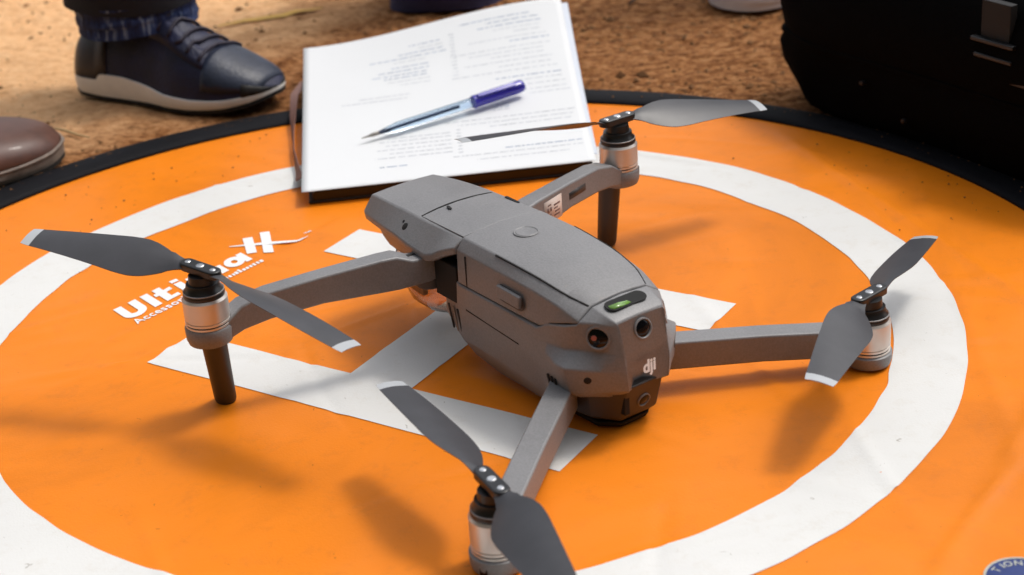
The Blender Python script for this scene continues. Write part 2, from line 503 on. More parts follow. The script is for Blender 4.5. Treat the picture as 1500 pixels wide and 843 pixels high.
# ------------------------------------------------------------------ landing pad
TH = -0.5793
HC = (5.1, -4.5)                         # centre of the letter H on the pad
_cr = random.Random(12)
CREASES = [(_cr.uniform(-330, 330), _cr.uniform(-330, 330), _cr.uniform(0, 3.14), _cr.uniform(25, 90), _cr.uniform(1.8, 3.4), _cr.choice((-.9, .8, 1.1))) for _ in range(46)]
CREASES += [(330, -150, 2.2, 90, 3, .8), (300, -230, 1.9, 70, 3, .8), (350, -60, 1.3, 80, 3, .7), (230, 260, -.5, 90, 3, .6)]
def pad_z(x, y):
    x = np.asarray(x, float); y = np.asarray(y, float)
    z = 1.2 * (vnoise(x / 120 + 5, y / 90 + 3, 21) - .5) + 0.5 * (vnoise(x / 38, y / 50, 22) - .5)
    # long soft folds radiating across the cloth
    for (nx, ny, off, w, h) in ((0.62, 0.78, -36, 5, .55), (0.85, -0.52, 338, 5, 1.6), (0.95, 0.3, 322, 4, 1.3), (0.75, -0.66, 375, 5, 1.5), (0.99, -0.1, 305, 5, .9), (0.3, .95, 265, 6, .5), (.97, -.2, -60, 6, .35)):
        dd = x * nx + y * ny - off
        z = z + h * np.exp(-(dd / w) ** 2) * (0.4 + 0.9 * vnoise(x / 80, y / 80, 31))
    for (cx_, cy_, an, ln, w, h) in CREASES:
        ux, uy = math.cos(an), math.sin(an)
        al = (x - cx_) * ux + (y - cy_) * uy; ac = -(x - cx_) * uy + (y - cy_) * ux + al * al * .0008
        z = z + h * np.exp(-(ac / w) ** 2) * np.exp(-(al / ln) ** 4)
    r = np.hypot(x, y)
    return z * np.clip((400 - r) / 40, 0, 1)

def sheet(name, polar=None, quad=None, lift=0.0, mat='orange', parent=None, wob=0.0):
    """a cloth patch following the pad's surface: polar=(r0,r1,nr,na) or quad of four corners"""
    if polar:
        r0, r1, nr, na = polar
        rr = np.linspace(r0, r1, nr); aa = np.linspace(0, 2 * np.pi, na, endpoint=False)
        g, a = np.meshgrid(rr, aa, indexing='ij')
        if wob:
            e = wob * (vnoise(aa * 6.0 + 40, aa * 0 + .5, 51) - .5) + wob * .6 * (vnoise(aa * 17 + 9, aa * 0 + .5, 52) - .5)
            e2 = wob * (vnoise(aa * 5.0 + 80, aa * 0 + .5, 53) - .5) + wob * .6 * (vnoise(aa * 15 + 3, aa * 0 + .5, 54) - .5)
            e[-8:] += (e[0] - e[-1]) * np.linspace(0, 1, 8); e2[-8:] += (e2[0] - e2[-1]) * np.linspace(0, 1, 8)
            t = ((g - r0) / (r1 - r0)); g = g + e[None, :] * (1 - t) + e2[None, :] * t
        x = (g * np.cos(a)).ravel(); y = (g * np.sin(a)).ravel()
        i = np.arange(nr - 1)[:, None] * na + np.arange(na)[None, :]
        j = np.arange(nr - 1)[:, None] * na + ((np.arange(na) + 1) % na)[None, :]
        F = np.stack([i, j, j + na, i + na], -1).reshape(-1, 4)
    else:
        q = np.array(quad, float); n = 60; m = 24
        u, v = np.meshgrid(np.linspace(0, 1, n), np.linspace(0, 1, m))
        P = ((1 - u) * (1 - v))[..., None] * q[0] + (u * (1 - v))[..., None] * q[1] + (u * v)[..., None] * q[2] + ((1 - u) * v)[..., None] * q[3]
        x = P[..., 0].ravel(); y = P[..., 1].ravel()
        i = np.arange(n - 1)[None, :] + n * np.arange(m - 1)[:, None]
        F = np.stack([i, i + 1, i + n + 1, i + n], -1).reshape(-1, 4)
    V = np.stack([x, y, pad_z(x, y) + lift], 1)
    o = make(name, V, F.tolist(), mat, parent, sharp=180)
    return o

crumbs()

pad = empty('landing_pad', (0, 0, 0))
tag(pad, 'round orange landing pad with white ring and letter H under the drone', 'landing pad')
sheet('orange_cloth', polar=(0.5, 399, 134, 360), lift=-0.35, parent=pad)
sheet('white_ring', polar=(262.4, 303.3, 16, 480), lift=0.05, mat='white_fab', parent=pad, wob=3.0)
def hp(a, b):
    c, s = math.cos(TH), math.sin(TH)
    return (HC[0] + a * c - b * s, HC[1] + a * s + b * c)
hl, bi, bo, cw = 138.2, 64.75, 104.4, 20.8
for b0, b1 in ((-bo, -bi), (bi, bo)):
    sheet('letter_bar', quad=[hp(-hl, b0), hp(hl, b0), hp(hl, b1), hp(-hl, b1)], lift=0.05, mat='white_fab', parent=pad)
sheet('letter_bar', quad=[hp(-cw, -bi), hp(cw, -bi), hp(cw, bi), hp(-cw, bi)], lift=0.05, mat='white_fab', parent=pad)
# black bound edge over the spring hoop
prof = [(395.5, -0.2), (396.2, 1.6), (400, 3.0), (408, 3.6), (418, 3.2), (425, 1.6), (428, -1.0), (426, -3.4), (410, -4.0), (397, -3.0)]
rings = []
for i in range(240):
    t = 2 * math.pi * i / 240
    wv = 1.2 * math.sin(3 * t + 1) + 1.0 * (mnoise.noise(Vector((math.cos(t) * 3, math.sin(t) * 3, 4))))
    rings.append([((r + wv * .5) * math.cos(t), (r + wv * .5) * math.sin(t), z + wv * 0.25) for r, z in prof])
rings.append(rings[0])
make('black_rim', *loft(rings, cap=False), 'rim', pad, sharp=60)

# lettering printed on the cloth, reading across the pad above the H
def on_pad(V, ox, oy, ang, lift):
    c, s = math.cos(ang), math.sin(ang); out = []
    for p in V:
        x = ox + p[0] * c - p[1] * s; y = oy + p[0] * s + p[1] * c
        out.append((x, y, float(pad_z(x, y)) + lift))
    return out
A = TH + math.pi / 2
AT = A - R(7.4)
def bl(x0, y0, x1, y1): return [(x0, y0, 0), (x1, y0, 0), (x1, y1, 0), (x0, y1, 0)], [(0, 1, 2, 3)]
def arcband(cx, cy, rx, ry, ix, iy, t0, t1, n=18):
    v = []; f = []
    for i in range(n + 1):
        t = R(t0 + (t1 - t0) * i / n)
        v += [(cx + rx * math.cos(t), cy + ry * math.sin(t), 0), (cx + ix * math.cos(t), cy + iy * math.sin(t), 0)]
        if i: f.append((2 * i - 2, 2 * i, 2 * i + 1, 2 * i - 1))
    return v, f
glyphs = [bl(0, 7, 6, 20), bl(11.5, 7, 17.5, 20), arcband(8.75, 7, 8.75, 7.5, 2.75, 2.2, 180, 360),
          bl(21, 0, 27, 20), bl(31, 0, 37, 20), bl(37, 10.5, 42, 14.5), bl(28.6, 10.5, 31, 14.5), bl(37, 0, 42, 4),
          bl(45.5, 0, 51.5, 14.5), bl(45.5, 16.5, 51.5, 20.5), bl(55, 0, 61, 14.5), bl(66, 0, 72, 12), bl(77, 0, 83, 12), bl(61, 11, 77, 14.5),
          arcband(92.6, 7.3, 7.6, 7.3, 2.3, 2.6, 0, 360, 30), bl(98.6, 0, 103.6, 14.6)]
V1, F1 = join(*glyphs)
V1 = [(p[0] + .2 * p[1], p[1], 0) for p in V1]
strokes = []
def stroke(x0, y0, x1, y1, wa, wb):
    d = Vector((x1 - x0, y1 - y0)).normalized(); nrm = Vector((-d.y, d.x))
    P = [(x0 + nrm.x * wa, y0 + nrm.y * wa, 0), (x0 - nrm.x * wa, y0 - nrm.y * wa, 0), (x1 - nrm.x * wb, y1 - nrm.y * wb, 0), (x1 + nrm.x * wb, y1 + nrm.y * wb, 0)]
    return P, [(0, 1, 2, 3)]
# the two closing x letters share one long tapering stroke
xx = [stroke(110, 7.5, 126, 29, 3.3, 3.3), stroke(117, -1, 139, 26, 3.3, 3.3), stroke(109, 28.4, 127.3, 9.6, 0.5, 2.2), stroke(127.3, 9.6, 140, -4.6, 2.2, 1.6), stroke(140, -4.6, 149, -5.6, 1.5, .2)]
Vx, Fx = join((V1, F1), *[([(a[0], a[1], i * 0.0) for a in p], f) for i, (p, f) in enumerate(xx)])
# each stroke a hair above the last so nothing lies in one plane
base = len(V1); lifts = [0.10] * (base - 4) + [0.13] * 4
for i in range(len(xx)): lifts += [0.14 + 0.04 * i] * 4
P = on_pad(Vx, -188.5, 42.5, AT, 0)
make('pad_logo_lettering', [(p[0], p[1], p[2] + l) for p, l in zip(P, lifts)], Fx, 'white_print', pad, sharp=180)
V2, F2 = text_geo('Accessories', 9.2, 0.2, 1.12)
P = on_pad(V2, -182, 36.5, AT, 0.12)
make('pad_small_lettering', P, F2, 'white_print', pad, sharp=180)
Vb = []; Fb = []
px = 61.0
while px < 104:
    w = random.uniform(1.2, 2.6); h = random.choice((3.0, 3.6, 4.8)); o = len(Vb)
    Vb += [(px, 0, 0), (px + w, 0, 0), (px + w + .6, h, 0), (px + .6, h, 0)]; Fb.append((o, o + 1, o + 2, o + 3)); px += w + random.uniform(.7, 1.5)
make('pad_small_print', on_pad(Vb, -182, 36.5, AT, 0.12), Fb, 'white_print', pad, sharp=180)
V3, F3 = text_geo('TM', 4.0, 0.05)
make('pad_trade_mark', on_pad(V3, -89, 158, AT, 0.12), F3, 'white_print', pad, sharp=180)

# round navy emblem near the pad's edge
em = empty('round_emblem', (260.5, -285.5, float(pad_z(259.5, -283.5))), 0.0, pad)
tag(em, 'round navy emblem with pale rim and lettering')
make('emblem_disc', *lathe([(0, 0), (16.4, 0), (16.4, 0.5), (15.6, 0.8), (0, 0.8)], n=64), 'navy_emblem', em)
make('emblem_edge', *lathe([(15.6, 0.75), (16.5, 0.5), (16.5, 1.0), (15.8, 1.15), (15.4, 0.9)], n=64, ring=True), 'gold_emblem', em)
Ve = []; Fe = []
for ch, ang in zip('TION', (138, 119, 104, 82)):
    v, f = text_geo(ch, 5.2, 0.08); wch = max(p[0] for p in v) / 2
    t = R(ang); c, s = math.cos(t - math.pi / 2), math.sin(t - math.pi / 2); o = len(Ve)
    for p in v:
        lx, ly = p[0] - wch, p[1]
        Ve.append((10.4 * math.cos(t) + lx * c - ly * s, 10.4 * math.sin(t) + lx * s + ly * c, 0.92))
    Fe += [tuple(i + o for i in q) for q in f]
make('emblem_lettering', Ve, Fe, 'gold_emblem', em, sharp=180)

# ------------------------------------------------------------------ drone
YAW = 2.23215372
drone = empty('quadcopter_drone', (67.68, -72.02, 0.2), YAW)
tag(drone, 'grey folding quadcopter drone standing on the orange landing pad', 'drone')
BA = -0.0535
def bf(V):
    c, s = math.cos(BA), math.sin(BA)
    return [(p[0] * c - p[1] * s, p[0] * s + p[1] * c, p[2]) for p in V]
def bpart(name, geo, mat, parent=drone, **k):
    return make(name, bf(geo[0]), geo[1], mat, parent, **k)

def sym(half):
    """half ring from top centre to bottom centre -> closed ring"""
    return list(half) + [(p[0], -p[1], p[2]) for p in reversed(half[1:-1])]

# battery: long top shell with narrow bright shoulders
bx_ = [-56.8, -42, -20, 20, 43]
B = dict(tc=[73.0, 77.2, 80.8, 82.6, 82.6], tey=[18, 22.8, 25, 26.3, 26.2], tez=[71.6, 75.4, 78.8, 80.6, 80.6],
         sly=[26.5, 29, 30.5, 31.2, 31.2], slz=[66.2, 70.6, 73.2, 74.4, 74.6], wy=[27.5, 30.5, 31.6, 31.8, 31.8], wz=[65.2, 60.5, 55.0, 55.2, 56.2])
qx = sorted(set(list(np.linspace(-56.8, 43, 15)) + [-29.0, -38.0]))
g = {k: smooth_interp(bx_, v, qx) for k, v in B.items()}
rr_ = []
for i, x in enumerate(qx):
    wz = 55.2 if x > -30 else (59.6 + (-38 - x) * 0.29 if x <= -38 else 57)
    rr_.append(sym([(x, 0, g['tc'][i]), (x, g['tey'][i] * .55, g['tc'][i] * .7 + g['tez'][i] * .3), (x, g['tey'][i], g['tez'][i]), (x, g['sly'][i], g['slz'][i]), (x, g['wy'][i], min(wz, g['slz'][i] - 1.5)), (x, g['wy'][i] - 3, min(wz, g['slz'][i] - 1.5) + .2), (x, 0, 56)]))
battery = bpart('battery', loft(rr_), 'grey', bevel=0.9)
# its forward tongue reaching the nose seam
tx = [42.6, 60, 76, 85.6]
rr_ = []
for x, tc, ty, tz in zip(tx, (82.6, 82.3, 81.8, 81.3), (25.9, 25.7, 25.2, 24.6), (80.75, 80.45, 79.9, 79.4)):
    rr_.append(sym([(x, 0, tc), (x, ty * .55, tc * .7 + tz * .3), (x, ty, tz), (x, ty - 1.5, tz - 3), (x, 0, tz - 4)]))
bpart('battery_tongue', loft(rr_), 'grey', battery, bevel=0.35, seg=2)

# nose shell
nx_ = [42.9, 52, 66, 80, 98, 119, 134, 143]
Nn = dict(tc=[82.2, 82.0, 81.7, 81.2, 80.5, 79.0, 77.4, 76.2], tey=[26.6, 26.5, 26.4, 26.2, 25.6, 24.4, 22.8, 21.8], tez=[80.2, 80.1, 79.9, 79.5, 78.9, 77.7, 76.4, 75.4],
          sly=[33.0, 35.4, 38.0, 38.0, 36.2, 33.0, 30.2, 28.2], slz=[76.2, 72.6, 66.0, 67.0, 67.8, 66.6, 65.6, 64.8])
qn = np.linspace(42.9, 143, 18)
g = {k: smooth_interp(nx_, v, qn) for k, v in Nn.items()}
rr_ = []
for i, x in enumerate(qn):
    low = 0.9 if x < 85.2 else 0.0                    # seat of the battery tongue
    rr_.append(sym([(x, 0, g['tc'][i] - low), (x, g['tey'][i] * .55, (g['tc'][i] * .7 + g['tez'][i] * .3) - low), (x, g['tey'][i], g['tez'][i] - low * .25), (x, g['sly'][i], g['slz'][i]), (x, g['sly'][i] - .8, g['slz'][i] - 4.0), (x, 18, g['slz'][i] - 6), (x, 0, g['slz'][i] - 7)]))
for x, tc, ty, tz, sy, sz, bz in ((147, 72, 21.0, 71.2, 26.4, 64.4, 58), (148.6, 68.5, 20, 68, 24, 64.6, 59)):
    rr_.append(sym([(x, 0, tc), (x, ty * .55, tc * .7 + tz * .3), (x, ty, tz), (x, sy, sz), (x, sy - 1.5, sz - 2.5), (x, 15, bz), (x, 0, bz - 1)]))
nose = bpart('nose_shell', loft(rr_), 'grey', bevel=1.4)
# dark curved seam between nose and battery, and small slots
seam = []
for t in np.linspace(-1, 1, 25):
    y = 24.4 * t; x = 85.9 + 1.2 * (1 - t * t)
    zt = 80.95 - 1.5 * abs(t) ** 2.2
    seam.append([(x - .45, y, zt + .05), (x + .45, y, zt + .05), (x + .45, y, zt - .8), (x - .45, y, zt - .8)])
bpart('panel_seam', loft(seam), 'seam', nose, sharp=180)
for sx_, sy_, ln in ((80, 9.5, 5.0), (66, -24.3, 13.0)):
    zt = 81.65 if sy_ > 0 else 80.45
    bpart('release_slot', prism(stadium(ln, 1.7), 0.5, (sx_, sy_, zt), (0.94, -0.2 if sy_ > 0 else 0, 0), (0.2 if sy_ > 0 else 0, 0.94, 0)), 'seam', nose)

def lens(name, pos, nrm, r, parent, glint=False, hood='grey'):
    p = Vector(pos); n = Vector(nrm).normalized()
    o = bpart(name, lathe([(r * 1.0, -1.2), (r * 1.24, -0.8), (r * 1.22, 0.3), (r * 1.08, 0.5), (r * 1.0, 0.1), (r * .93, -1.0)], p, n, 36, ring=True), hood, parent)
    if parent.parent is not None and parent.parent != drone:
        par = parent
    else:
        par = parent
    bpart('sensor_glass', lathe([(0, .55), (r * .5, .45), (r * .85, .12), (r * 1.02, -.4), (r * 1.02, -1.4), (0, -1.4)], p, n, 30), 'lens', par)
    if glint:
        side = n.cross(Vector((0, 0, 1))).normalized()
        q = p + n * .35 + side * (r * .35)
        bpart('sensor_glint', lathe([(0, .35), (r * .22, .3), (r * .3, 0), (0, -.1)], q, n, 16), 'red_glint', par)
    return o

# side indicator hole on the nose slope
bpart('side_port', lathe([(0, .35), (1.7, .3), (2.3, 0.1), (2.3, -1), (0, -1)], (93, 31.6, 73.0), (0, .72, .69), 24), 'seam', nose)
bpart('side_port', lathe([(0, .25), (.8, .2), (1.0, 0), (1.0, -1), (0, -1)], (96.8, 29.9, 74.5), (0, .72, .69), 16), 'seam', nose)

# main hull with chamfered tail and flared rear hinge housings
H = [  # x, te(y,z), u(y,z), k(y,z), e(y,z), l(y,z), b(y,z), tc
    (64, (18, 56), (27.0, 57.0), (27.0, 50), (27.0, 40), (27.5, 30), (19, 20), 56),
    (52, (20, 58), (30.0, 57.0), (30.2, 50), (30.4, 40), (30.4, 25), (22, 12), 58),
    (42, (20, 58), (32.1, 54.4), (32.2, 50), (32.4, 40), (32.2, 21.4), (24, 8), 58),
    (20, (20, 58), (32.3, 54.2), (32.4, 50), (32.6, 40), (32.2, 20.6), (24, 5), 58),
    (-10, (20, 58), (32.3, 54.0), (32.4, 50), (32.6, 40), (32.2, 20.4), (24, 5), 58),
    (-28, (20, 57), (32.2, 53.6), (32.3, 50), (32.9, 40), (32.4, 20.8), (24, 5), 57),
    (-36, (20, 61), (31.2, 58.6), (31.6, 48), (33.6, 43), (33.0, 22), (24, 5), 61),
    (-50, (18, 64), (30.0, 62.0), (29.8, 48.5), (37.6, 42.6), (34.4, 26), (27, 21), 64),
    (-56.6, (15, 66), (27.6, 64.2), (27.4, 49.5), (37.8, 43), (34.4, 27.5), (28, 23), 66),
    (-57.4, (17.8, 71.4), (26.9, 65.6), (27.0, 49.6), (37.4, 43), (34.2, 27.8), (28, 23), 72.8),
    (-64, (17.2, 69.8), (22.6, 65.6), (22.8, 49.8), (31.6, 42.4), (29.6, 28.4), (24, 24), 71.0),
    (-70, (16.6, 68.2), (18.6, 65.2), (18.6, 49.8), (24.6, 41.4), (22.6, 28.8), (18, 24), 69.2)]
rr_ = []
for x, te, u, k, e, l, b, tc in H:
    rr_.append(sym([(x, 0, tc), (x, *te), (x, *u), (x, *k), (x, *e), (x, *l), (x + (0 if x > -60 else 1), *b), (x, 0, b[1])]))
rr_.append(sym([(-73.4, 0, 67.2), (-73.2, 15.6, 66.6), (-74.2, 15.3, 64.4), (-77.6, 14.5, 50), (-79.3, 13.8, 40.5), (-79.2, 12.8, 29), (-68, 12, 22), (-68, 0, 22)]))
hull = bpart('hull', loft(rr_), 'grey', bevel=1.0)
# underside band of the tail, in darker plastic, and the rubber foot pad
def plan(z, pts): return [(x, y, z) for x, y in pts] + [(x, -y, z) for x, y in reversed(pts)]
bpart('tail_underside', loft([plan(28.6, [(-75.0, 12.2), (-60, 26), (-38, 29)]), plan(9, [(-70.0, 11.5), (-57, 22), (-38, 25)]), plan(5.5, [(-66, 9.5), (-55, 17), (-38, 20)])]), 'grey_dark', hull, bevel=1.0)
bpart('belly_foot', loft([plan(4.8, [(-67, 9), (-58, 18), (-30, 20)]), plan(1.0, [(-65, 8), (-56, 17), (-30, 18)])]), 'matte_black', hull, bevel=1.0)
# body seams on the flank
for s in (1, -1):
    for (xa, za, xb, zb) in ((36, 41.6, -12, 38.6), (33.2, 54.0, 35.5, 24)):
        y = 32.55 * s
        if xa == 36:
            bpart('flank_seam', loft([[(xa, y + .12 * s, za), (xa, y + .12 * s, za - .7), (xa, y - 1 * s, za - .7), (xa, y - 1 * s, za)], [(xb, y + .12 * s, zb), (xb, y + .12 * s, zb - .7), (xb, y - 1 * s, zb - .7), (xb, y - 1 * s, zb)]]), 'seam', hull, sharp=180)
    bpart('flank_seam', box(34.0, 34.7, min(31.95 * s, 30.6 * s), max(31.95 * s, 30.6 * s), 55.3, 73.4), 'seam', hull, sharp=180)
    # slatted vents ahead of the hinge
    for j in range(3):
        x = 54 - j * 5
        a0 = (30.55 + j * .55) * s
        bpart('vent_slot', prism(stadium(15, 1.6), 0.5 * s, (x, a0, 31), (0.22, 0.02 * s, 1), (1, -.09 * s, -.22)), 'seam' if j != 1 else 'welt', hull)
    for j in range(3):
        bpart('tail_vent', prism(stadium(8, 1.5), 0.6 * s, (-39.5 - j * 3.4, 33.9 * s + .35 * j * s, 28), (0.35, 0, 1), (1, -.05 * s, -.35)), 'seam', hull)
    # hinge sockets: solid black block, cavity shade painted in behind the front arm
    bpart('hinge_socket_shade', box(44.5, 66, min(s * 24, s * 31.6), max(s * 24, s * 31.6), 41.0, 63.5), 'matte_black', hull, bevel=.6)
    bpart('tail_port', lathe([(0, .3), (1.8, .25), (2.2, 0), (2.2, -1), (0, -1)], (-65.2, 29.2 * s, 36.5), (-.72, .7 * s, -.05), 20), 'seam', hull)
# battery release clips
for s in (1, -1):
    bpart('clip_recess_shade', prism([(a, b) for a, b in stadium(24, 9.6)], -.4 * s, (-6.5, 31.72 * s, 63.4), (1, 0, 0.03), (0, -.05 * s, 1)), 'grey_dark', battery, bevel=.2, seg=2)  # raised dark plate, the shade of a recess put into its colour
    bpart('release_clip', prism([(-10, -3.4), (10, -3.4), (10, 3.4), (-10, 3.4)], -2.8 * s, (-6.5, 31.5 * s, 64.2), (1, 0, 0.03), (0, -.12 * s, 1)), 'grey', battery, bevel=.8)
for s in (1, -1):
    sm = []
    for x in np.linspace(12, -56, 14):
        ty = float(smooth_interp(bx_, B['tey'], [x])[0]) + .5; tz = float(smooth_interp(bx_, B['tez'], [x])[0]) - .45
        sm.append([(x, (ty + .45) * s, tz + .1), (x, (ty - .3) * s, tz + .55), (x, (ty - 1) * s, tz - .8), (x, ty * s, tz - 1.4)])
    bpart('edge_seam', loft(sm), 'seam', battery, sharp=180)
# power button: dished disc in a groove
bpart('power_button', lathe([(7.1, -.6), (7.0, .18), (6.6, .34), (6.1, .1), (5.9, -.1), (5.5, .22), (4.0, .12), (0, -.05), (0, -.8), (7.1, -.8)], (20.5, 0, 82.7), (0, 0, 1), 48), 'grey', battery, sharp=25)
# status window on the tail deck
nrm = Vector((-0.22, 0, 1)).normalized(); xa = Vector((0, -1, 0)); ya = nrm.cross(xa)
bpart('status_window', prism(stadium(25.5, 8.6, 14), .35, Vector((-63.6, 1.0, 71.15)), xa, ya), 'matte_black', hull, bevel=.15, seg=2)
bpart('status_light', prism([(-11.4, -1.2), (-10.2, -3.0), (-4.2, -3.2), (1.2, -2.9), (0.4, -.6), (-4.5, .4), (-11.2, .5)], .25, Vector((-63.6, 1.0, 71.15)) + nrm * .33, xa, ya), 'green', hull, sharp=180)
# vision sensors
lens('rear_sensor', (-75.6, 0, 59.6), (-.975, 0, .22), 4.6, hull)
lens('rear_sensor', (-72.2, -1.5, 16.5), (-.96, 0, -.26), 3.3, hull)
for s in (1, -1):
    lens('side_sensor', (-66.4, 22.0 * s, 58.4), (-.62, .77 * s, .18), 5.3, hull, glint=(s > 0))
bpart('tail_slot', box(-73.4, -66, 8.8, 12.4, 12.5, 24), 'matte_black', hull, bevel=.5)
# letters on the tail
V, F = text_geo('dji', 9.0, 0.34, 1.0, 0.12)
wl = max(p[0] for p in V); nrm = Vector((-.985, 0, .17)); xa = Vector((0, -1, 0)); ya = Vector((.155, 0, .985)).normalized()
o0 = Vector((-79.55, 0.5, 40.0)) + Vector((-.5, 0, 0))
bpart('tail_lettering', ([tuple(o0 + xa * (p[0] - wl / 2) + ya * (p[1] - 2.6)) for p in V], F), 'white_print', hull, sharp=180)

bpart('nose_underside', loft([[(x, y * k, z) for x, y in ((66, 28), (100, 29), (130, 25), (144, 20), (144, -20), (130, -25), (100, -29), (66, -28))] for z, k in ((63, 1.06), (59, 1.03), (50, .9), (45, .8))]), 'grey', nose, bevel=2)
# gimbal camera under the nose with its clear cover
gim = bpart('gimbal_camera', join(lathe([(0, -15), (8.5, -15), (9.5, -13.5), (9.5, 13.5), (8.5, 15), (0, 15)], (108, 2, 31), (.25, 1, 0), 28), box(98, 116, 17, 20.5, 24, 46)), 'gimbal', bevel=.8)
bpart('camera_lens', lathe([(0, -1), (7, -1), (7.6, 4), (6.5, 5), (5.5, 3.6), (0, 3.2)], (118, 0, 30), (1, 0, -.05), 28), 'lens', gim)
rr_ = []
for t, k in ((0, 1.0), (.25, 1.02), (.5, .98), (.75, .88), (.92, .66), (1, .3)):
    rr_.append([(108 + 28 * k * math.cos(a) - 8 * t, 25.5 * k * math.sin(a), 44.4 - 33 * t) for a in np.linspace(0, 2 * np.pi, 32, endpoint=False)])
gc = bpart('gimbal_cover', loft(rr_), 'clear', gim, sharp=60)
gs = gc.modifiers.new('thickness', 'SOLIDIFY'); gs.thickness = .9 * MM; gs.offset = -1
bpart('gimbal_mount', box(92, 130, -18, 18, 44.7, 46.4), 'grey_dark', gim, bevel=1)

# ---- arms
def beam(stations, name, mat='grey', bev=1.3, parent=drone):
    """stations: (x, y, half thickness, z bottom, z top); built along its run"""
    P = [Vector((s[0], s[1], 0)) for s in stations]; rings = []
    for i, s in enumerate(stations):
        d = (P[min(i + 1, len(P) - 1)] - P[max(i - 1, 0)]).normalized(); n = Vector((-d.y, d.x, 0)); h = s[2]
        rings.append([tuple(P[i] + n * h * a + Vector((0, 0, z))) for a, z in ((1, s[3]), (1, s[4]), (-1, s[4]), (-1, s[3]))])
    return make(name, *loft(rings), mat, parent, bevel=bev)

def front_arm(s):
    A0 = Vector((75, 28 * s, 0)); A1 = Vector((108.6, 149.3 * s, 0)); d = A1 - A0
    st = []
    for t, h, zb, zt in ((-.08, 6.0, 48, 62), (.08, 6.2, 47.6, 63.4), (.15, 6.4, 47.4, 67.4), (.22, 6.2, 47.8, 67.6), (.5, 5.8, 50, 66.4), (.74, 5.8, 48.6, 64.6), (.86, 6.6, 46.6, 61.0), (.94, 8.2, 43.4, 54.0), (.985, 9, 42.8, 52.3)):
        p = A0 + d * t
        st.append((p.x, p.y, h, zb, zt))
    arm = beam(st, 'front_arm')
    c = A1
    make('motor_mount', *lathe([(0, 41.6), (9.5, 41.6), (11.8, 42.8), (12.7, 45.6), (12.9, 51.6), (12.2, 52.6), (0, 52.6)], (c.x, c.y, 0), n=48), 'grey', arm)
    # landing leg, elliptical and slightly raked in
    rings = []
    for t, rx, ry in ((0, 7.6, 6.8), (.08, 7.4, 6.7), (.5, 7.0, 6.3), (.95, 6.6, 5.9), (1, 6.0, 5.3)):
        q = Vector((106.6, 149.0, 44) if s > 0 else (112.6, -144.6, 44)).lerp(Vector((115.6, 142.3 * s, 0.0)), t)
        rings.append([(q.x + rx * math.cos(a), q.y + ry * math.sin(a), q.z) for a in np.linspace(0, 2 * np.pi, 28, endpoint=False)])
    make('landing_leg', *loft(rings), 'grey_dark', arm)
    make('hinge_knuckle', *lathe([(0, 42.6), (8, 42.6), (8.8, 43.6), (8.8, 63), (8, 64), (0, 64)], (77, 25 * s, 0), n=32), 'grey_dark', arm)
    # small dark window by the hinge
    n2 = Vector((-d.y, d.x, 0)).normalized(); dn = d.normalized(); p = A0 + d * .075
    make('hinge_window', *prism([(-4.5, -1.6), (2.2, -2.6), (4.4, 1.4)], .5, (p.x, p.y, 63.3), tuple(dn), tuple(n2)), 'seam', arm, sharp=180)
    # sticker and moulded slot on the inner face
    inner = -n2 if s > 0 else n2
    inner = Vector((-d.y * s, d.x * s, 0)).normalized()
    if inner.x > 0: inner = -inner
    if s > 0: return c
    q = A0 + d * .335 + inner * 6.12
    up = Vector((0, 0, 1)); run = up.cross(inner)
    make('arm_sticker', *prism([(-9.2, -7.2), (9.2, -7.2), (9.2, 7.2), (-9.2, 7.2)], .22, (q.x, q.y, 56.6), tuple(run), (0, 0, 1)), 'sticker', arm, sharp=180)
    vv = []
    for cx_, cy_, w_, h_ in ((3.9, 2.6, 3.2, 1.1), (2.9, .4, 2.0, .9), (4.2, -1.8, 2.6, 1.0), (3.6, -4, 3.0, .9), (-3.6, 4.1, 1.8, .9), (-5.2, 1, 1.0, 3.2), (-2.4, 1.2, .9, 2.6), (-3.8, -2.2, 1.8, .9), (-2.4, -4.2, 1.2, .9)):
        vv.append(prism([(cx_ - w_, cy_ - h_ / 2), (cx_ + w_, cy_ - h_ / 2), (cx_ + w_, cy_ + h_ / 2), (cx_ - w_, cy_ + h_ / 2)], .06, Vector((q.x, q.y, 56.6)) + inner * .2, tuple(run), (0, 0, 1)))
    make('sticker_print', *join(*vv), 'sticker_ink', arm, sharp=180)
    q = A0 + d * .55 + inner * 5.78
    make('arm_slot', *prism([(-9, -2.2), (9, -2.2), (9, 2.2), (-9, 2.2)], .2, (q.x, q.y, 58), tuple(run), (0, 0, 1)), 'grey_dark', arm, sharp=180)
    return c

def rear_arm(s):
    A0 = Vector((-43, 31 * s, 0)); A1 = Vector((-108.6, -130.7, 0)) if s < 0 else Vector((-114.4, 135.2, 0)); d = A1 - A0; zm = 8.6 if s < 0 else 9.6
    st = []
    for t, h, zb, zt in ((0, 7.0, 12.5, 28.8), (.12, 6.9, 12.2, 28.6), (.5, 6.8, 11.0, 27.0), (.8, 6.8, 8.6, 24.6), (.885, 7.0, 6.5, 23.6)):
        p = A0 + d * t
        st.append((p.x, p.y, h, zb, zt))
    arm = beam(st, 'rear_arm', bev=1.1)
    c = A1
    make('motor_mount', *lathe([(0, -0.2), (9.8, -0.2), (12.2, 1.2), (13.0, 4), (13.2, zm - .6), (12.4, zm), (0, zm)], (c.x, c.y, 0), n=48), 'grey', arm)
    o_ = d.normalized()
    p = c + Vector((-.35 * 12.9, .94 * 12.9 * s, 0))
    make('arm_light', *prism(stadium(7.5, 4), .9, (p.x, p.y, 3.2), (0, 0, 1), (-.94, -.35 * s, 0)) if s > 0 else prism(stadium(7.5, 4), .9, (p.x, p.y, 3.2), (0, 0, 1), (.94, -.35, 0)), 'lens', arm)
    return c

